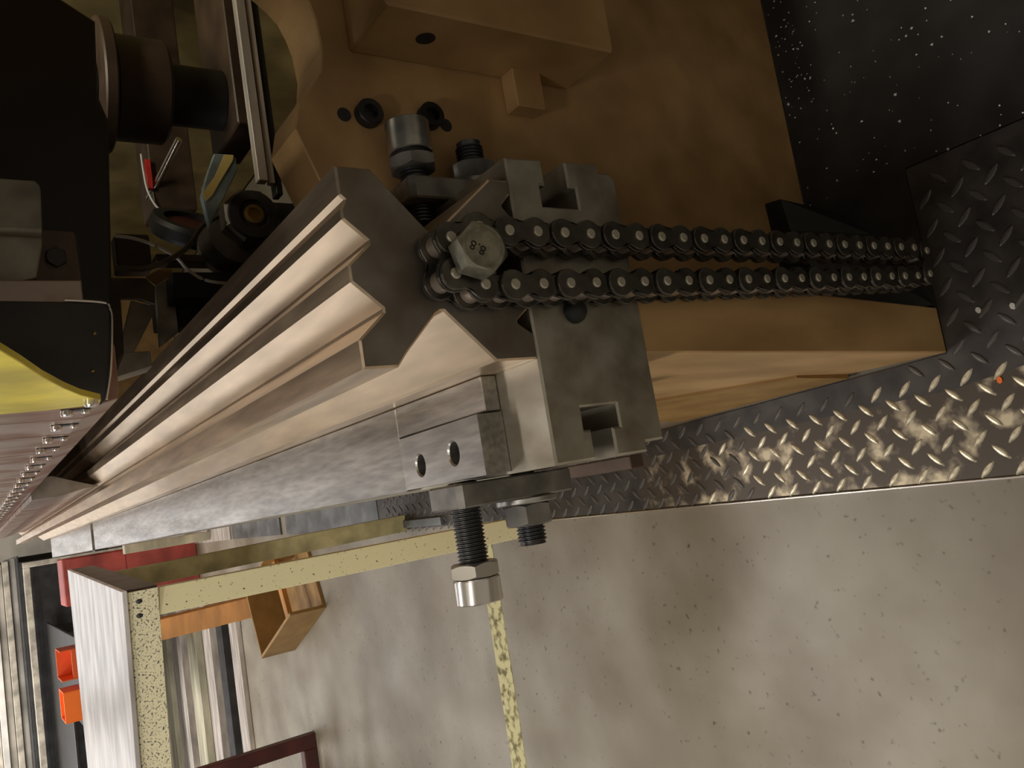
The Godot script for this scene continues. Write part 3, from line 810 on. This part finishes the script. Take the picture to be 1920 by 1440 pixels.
# ---------------------------------------------------------------- back gauge and gear behind the die
func build_backgauge():
	var r := thing("linear_rail", "pale two-strip linear guide rail with black belt running back behind the die", "guide rail")
	put("rail_bar", box(Vector3(.2390, .4272, -.462), Vector3(.799, .4375, -.450), .0008), M.stock_steel, r)
	put("rail_bar", box(Vector3(.2370, .4195, -.460), Vector3(.799, .4260, -.451), .0008), M.stock_steel, r)
	put("belt", box(Vector3(.2250, .4120, -.468), Vector3(.799, .4190, -.452), .0008), M.rubber, r)
	var m := thing("motor_housing", "round black motor housing with brass centre beside the end of the guide rail", "motor")
	var fr := Basis(Vector3(1, 0, 0), Vector3(0, 0, 1), Vector3(0, -1, 0))
	var ctr := Vector3(.2383, .4143, -.55)
	var oct := []
	for i in 8: oct.append(Vector2(cos(TAU * (i + .5) / 8), sin(TAU * (i + .5) / 8)) * .0345)
	put("housing", prism(oct, -.07, .0, .004, Transform3D(Basis(), ctr)), M.motor_grey, m)
	put("face_ring", lathe([Vector2(.0300, 0), Vector2(.0290, .004), Vector2(.0180, .0045), Vector2(.0165, .002), Vector2(.0120, .002)], 36, Transform3D(fr, ctr)), M.black_oily, m)
	put("hub", lathe([Vector2(.0120, .001), Vector2(.0115, .004), Vector2(.0075, .005), Vector2(.0070, .002), Vector2(0, .002)], 28, Transform3D(fr, ctr)), M.brass, m)
	put("foot", box(Vector3(.205, .004, -.60), Vector3(.268, .384, -.58), .001), M.black_paint, m)
	put("shroud", lathe([Vector2(.037, -.09), Vector2(.040, -.07), Vector2(.037, -.03), Vector2(.0, -.02)], 32, Transform3D(fr, ctr + Vector3(-.012, .008, 0))), M.motor_grey, m)
	var bar := thing("painted_lever", "blue-grey angled lever with a worn yellow stripe next to the motor", "lever")
	put("lever_arm", prism(v2([.2878, .4657, .2886, .4460, .2850, .4425, .2699, .4429, .2031, .4805, .2390, .4848, .2609, .4773]), -.510, -.500, .0008), M.blue_grey, bar)
	put("stripe", prism(v2([.2873, .4555, .2877, .4450, .2806, .4470, .2524, .4654, .2390, .4737, .2312, .4814, .2407, .4836, .2601, .4690]), -.4998, -.4992, .0001), M.stripe_yellow, bar)
	put("lever_stem", box(Vector3(.262, .452, -.560), Vector3(.272, .468, -.509), .001), M.blue_grey, bar)
	# coiled cable wheel
	var w := thing("cable_reel", "dark oval cable wheel standing left of the painted lever", "reel")
	var wt := Transform3D(Basis(Vector3(1, 0, 0), Vector3(0, 0.25, -0.968), Vector3(0, .968, .25)) * Basis(Vector3(0, 0, 1), .9), Vector3(.272, .446, -.70))
	put("rim", lathe([Vector2(.038, -.012), Vector2(.050, -.012), Vector2(.053, -.006), Vector2(.053, .006), Vector2(.050, .012), Vector2(.038, .012), Vector2(.038, -.012)], 36, wt), M.rubber, w)
	put("hub", lathe([Vector2(0, .006), Vector2(.038, .006), Vector2(.038, -.006), Vector2(0, -.006)], 30, wt), M.maroon_paint, w)
	put("post", box(Vector3(.255, .004, -.73), Vector3(.285, .40, -.715), .001), M.black_paint, w)
	# hydraulic cylinder
	var h := thing("ram_cylinder", "dark brown vertical cylinder with a black lower neck under the ram", "cylinder")
	var at := Transform3D(Basis(), Vector3(.405, 0, -.60))
	put("flange", cyl(.076, .548, .562, .002, 36, at), M.brown_paint, h)
	put("barrel", cyl(.060, .487, .548, .004, 36, at), M.brown_paint, h)
	put("neck", cyl(.036, .420, .487, .001, 32, at), M.black_paint, h)
	put("rod", cyl(.030, .562, .62, .001, 24, at), M.black_paint, h)
	put("base_block", box(Vector3(.350, .385, -.66), Vector3(.799, .420, -.545), .002), M.brown_paint, h)
	var sb := thing("sensor_plug", "red plug with a white cable on the dark block behind the ram", "connector")
	put("plug", box(Vector3(.407, .4440, -.905), Vector3(.454, .4520, -.895), .001), M.red_plastic, sb)
	put("block", box(Vector3(.38, .38, -.99), Vector3(.799, .4440, -.905), .002), M.brown_paint, sb)
	put("cable", tube(smooth_path([Vector3(.462, .456, -.898), Vector3(.430, .4565, -.892), Vector3(.400, .4530, -.893), Vector3(.375, .440, -.895), Vector3(.36, .41, -.90)]), .0016, 8), M.white_cable, sb)
	var rod := put("guide_rod", tube([Vector3(.455, .418, -.82), Vector3(.405, .445, -.93)], .005, 12), M.bright_steel)
	tag(rod, "thin bright guide rod leaning by the dark cylinder neck", "rod")
	var cab := put("loose_cable", tube(smooth_path([Vector3(.2107, .5649, -.56), Vector3(.2083, .5464, -.56), Vector3(.2011, .5253, -.56), Vector3(.188, .5042, -.56), Vector3(.1721, .4917, -.56), Vector3(.160, .470, -.56), Vector3(.155, .42, -.56)]), .0020, 8), M.white_cable)
	tag(cab, "pale grey cable curving down beside the black gear box", "cable")
	cab = put("loose_cable", tube(smooth_path([Vector3(.1728, .5699, -.552), Vector3(.1713, .5437, -.552), Vector3(.1796, .5184, -.55), Vector3(.1955, .4942, -.55), Vector3(.2213, .4751, -.55), Vector3(.235, .455, -.552)]), .0030, 8), M.motor_grey)
	tag(cab, "dark brown cable looping from the black gear box to the cable wheel", "cable")
	var gb := thing("gear_bracket", "open grey-olive steel bracket with a slanted brace behind the far side of the die", "bracket")
	put("hook_plate", prism(v2([.1604, .5783, .1606, .540, .1517, .5317, .1308, .5338, .1375, .5513, .1376, .5676, .1086, .5683, .0800, .5700, .0537, .5827, .0578, .5849, .1377, .5789]), -.556, -.550, .0006), M.motor_grey, gb)
	put("brace", prism(v2([.1375, .5560, .1308, .5338, .1230, .5345, .058, .5720, .0537, .5827]), -.5645, -.5565, .0006), M.bracket_grey, gb)
	put("upright_plate", prism(v2([.1724, .5167, .1854, .4970, .1167, .4965, .0996, .5189]), -.628, -.620, .0006), M.bracket_grey, gb)
	put("foot_block", box(Vector3(.1250, .0, -.66), Vector3(.165, .5160, -.629), .001), M.black_paint, gb)
	put("corner_plate", prism(v2([.2071, .5109, .2300, .4742, .2094, .4783, .1897, .4932]), -.708, -.70, .0006), M.machine_tan, gb)
	var gx := thing("gear_box", "black gear box block beside the pale cable behind the die", "gear box")
	put("case", prism(v2([.1769, .5048, .1776, .4370, .1459, .4500, .1462, .5063]), -.617, -.58, .001), M.black_paint, gx)
	put("post", box(Vector3(.150, .004, -.612), Vector3(.176, .4365, -.585), .001), M.black_paint, gx)
	var hx := thing("cable_housing", "dark brown housing under the ram where both cables end", "housing")
	put("case", box(Vector3(.200, .512, -.675), Vector3(.2442, .5500, -.645), .002), M.brown_paint, hx)
	put("post", box(Vector3(.205, .004, -.655), Vector3(.215, .5098, -.63), .001), M.brown_paint, hx)
	var lx := thing("slide_block", "dark grey slide block low behind the die near the ram clamps", "block")
	put("block", prism(v2([.058, .5873, .058, .5640, .0430, .5640, .0333, .5988]), -.48, -.45, .0008), M.bracket_grey, lx)

# ---------------------------------------------------------------- the workshop beyond
func build_workshop():
	# flat stock lying across the floor
	var zs := [-2.42, -2.55, -2.68, -2.80, -2.98, -3.14, -3.34, -3.50, -3.68]
	var wd := [.09, .07, .10, .08, .13, .06, .14, .12, .15]
	var mt := ["stock_steel", "dark_grey", "stock_steel", "stock_steel", "stock_cream", "stock_steel", "stock_steel", "stock_cream", "stock_steel"]
	var says := ["nearest grey flat bar of the stock laid across the floor", "narrow dark flat bar behind the nearest bar of floor stock", "third flat bar of the floor stock from the camera", "grey flat bar in front of the wide cream bar of floor stock", "wide cream coloured flat bar in the floor stock", "narrow steel bar behind the wide cream bar of floor stock", "wide steel bar between the two black gaps of the floor stock", "pale bar behind the wider black gap of the floor stock", "farthest wide steel bar of the floor stock beside the bench leg"]
	for i in zs.size():
		var zc: float = zs[i]
		tag(put("flat_bar", box(Vector3(-2.4, 0, zc - wd[i] / 2), Vector3(-.30 - .03 * (i % 3), .016 + .012 * (i % 3), zc + wd[i] / 2), .002), M[mt[i]]), says[i], "steel bar", "flat bars of floor stock")
	# tan channel
	var ch := thing("channel_stub", "open ended yellow-brown steel channel stub on the floor behind the bench leg", "channel")
	var q := Transform3D(Basis(Vector3.UP, deg_to_rad(24)), Vector3(-.315, 0, -1.78))
	put("base", box(Vector3(-.095, 0, -.15), Vector3(.095, .008, .15), .001, q), M.dirty_tan, ch)
	put("wall", box(Vector3(-.095, .008, -.15), Vector3(-.087, .09, .15), .001, q), M.dirty_tan, ch)
	put("wall", box(Vector3(.087, .008, -.15), Vector3(.095, .09, .15), .001, q), M.dirty_tan, ch)
	put("end_cap", box(Vector3(-.087, .008, -.15), Vector3(.087, .09, -.142), .001, q), M.dirty_tan, ch)
	put("rib", box(Vector3(-.087, .05, .03), Vector3(.087, .062, .055), .001, q), M.timber, ch)
	var pl := put("timber_prop", prism(v2([-.030, 0, .030, 0, .030, .40, -.030, .40]), -.03, .03, .002, Transform3D(Basis(Vector3(0, 0, 1), deg_to_rad(5)) * Basis(Vector3(1, 0, 0), deg_to_rad(-30)), Vector3(-.350, .017, -2.16))), M.timber)
	tag(pl, "orange-brown timber prop leaning beside the bench leg", "timber")
	# maroon stand
	var ms := thing("maroon_stand", "dark maroon steel stand with an open foot at the bottom edge of the photo", "stand")
	put("post", box(Vector3(-.70, 0, -1.83), Vector3(-.665, .42, -1.80), .002), M.maroon_paint, ms)
	put("foot_rail", box(Vector3(-1.20, .0, -1.83), Vector3(-.70, .035, -1.80), .002), M.maroon_paint, ms)
	put("post", box(Vector3(-1.20, .035, -1.83), Vector3(-1.165, .42, -1.80), .002), M.maroon_paint, ms)
	put("top_rail", box(Vector3(-1.165, .385, -1.83), Vector3(-.70, .42, -1.80), .002), M.maroon_paint, ms)
	put("notice", box(Vector3(-1.0, .09, -1.835), Vector3(-.76, .36, -1.831), .001), M.white_sheet, ms)
	# racks at the far end
	var rk := thing("storage_rack", "grey framed storage rack with a black shelf at the far end of the hall", "rack")
	put("upright", box(Vector3(-.140, 0, -4.14), Vector3(-.115, .4765, -4.10), .002), M.frame_grey, rk)
	put("upright", box(Vector3(-2.0, 0, -4.14), Vector3(-1.97, .4765, -4.10), .002), M.frame_grey, rk)
	put("shelf_beam", box(Vector3(-1.97, .449, -4.14), Vector3(-.140, .4765, -4.10), .002), M.frame_grey, rk)
	put("shelf_board", box(Vector3(-1.9, .395, -4.09), Vector3(-.40, .405, -3.30), .002), M.black_paint, rk)
	put("shelf_board", box(Vector3(-.70, .395, -3.299), Vector3(-.40, .405, -2.84), .002), M.black_paint, rk)
	put("shelf_leg", box(Vector3(-.46, .0, -4.08), Vector3(-.42, .395, -4.04), .002), M.dark_grey, rk)
	put("shelf_leg", box(Vector3(-1.9, .0, -3.436), Vector3(-1.86, .395, -3.414), .002), M.dark_grey, rk)
	put("shelf_leg", box(Vector3(-1.9, .0, -4.08), Vector3(-1.86, .395, -4.04), .002), M.dark_grey, rk)
	put("back_panel", box(Vector3(-2.0, .0, -4.22), Vector3(-.110, .488, -4.16), .002), M.dark_grey, rk)
	put("top_board", box(Vector3(-2.0, .488, -5.0), Vector3(-.08, .495, -4.16), .001), M.dark_grey, rk)
	put("back_leg", box(Vector3(-2.0, .0, -5.0), Vector3(-1.95, .488, -4.95), .001), M.dark_grey, rk)
	put("back_leg", box(Vector3(-.13, .0, -5.0), Vector3(-.08, .488, -4.95), .001), M.dark_grey, rk)
	var y := .4955
	for i in 5:
		tag(put("white_sheet_stack", box(Vector3(-2.0 + .03 * i, y, -4.9), Vector3(-.085 - .01 * (i % 3), y + .026, -4.30 + .02 * (i % 2)), .002), M.white_sheet if i % 3 != 1 else M.frame_grey), ["lowest bright white sheet pack on the far rack", "greyish sheet pack lying on the lowest white pack of the far rack", "middle bright white sheet pack on the far rack", "bright white sheet pack just below the top grey one on the far rack", "topmost greyish sheet pack on the far rack"][i], "sheet pack", "sheet packs on the far rack")
		y += .0285
	var rm := thing("red_machine", "red painted machine cabinet behind the bench at the far end", "machine")
	put("cabinet", box(Vector3(-.285, 0, -3.0), Vector3(-.125, .435, -2.84), .004), M.red_paint, rm)
	put("door_panel", box(Vector3(-.280, .24, -2.84), Vector3(-.215, .42, -2.836), .001), M.red_paint, rm)
	put("door_panel", box(Vector3(-.205, .24, -2.84), Vector3(-.130, .42, -2.836), .001), M.red_paint, rm)
	put("handle", box(Vector3(-.213, .30, -2.836), Vector3(-.207, .40, -2.828), .001), M.black_paint, rm)
	var wb := put("cream_post", box(Vector3(-.142, 0, -2.64), Vector3(-.112, .276, -2.60), .002), M.stock_cream)
	tag(wb, "short cream post on the floor strip between the bed and the bench", "post")
	for i in 2:
		var b := thing("parts_bin", ["deep orange open parts bin beside the red cabinet", "bright orange parts bin left of the deep orange one"][i], "bin", Vector3([-.475, -.610][i], .4055, -2.92), "orange parts bins behind the bench")
		var mm: Material = M.orange_deep if i == 0 else M.orange_plastic
		put("floor_panel", box(Vector3(-.05, 0, -.08), Vector3(.05, .004, .06), .001), mm, b)
		put("side_wall", box(Vector3(-.05, .004, -.08), Vector3(-.046, .060, .06), .001), mm, b)
		put("side_wall", box(Vector3(.046, .004, -.08), Vector3(.05, .060, .06), .001), mm, b)
		put("back_wall", box(Vector3(-.046, .004, -.08), Vector3(.046, .060, -.076), .001), mm, b)
		put("front_lip", box(Vector3(-.046, .004, .056), Vector3(.046, .026 if i == 0 else .060, .06), .001), mm, b)
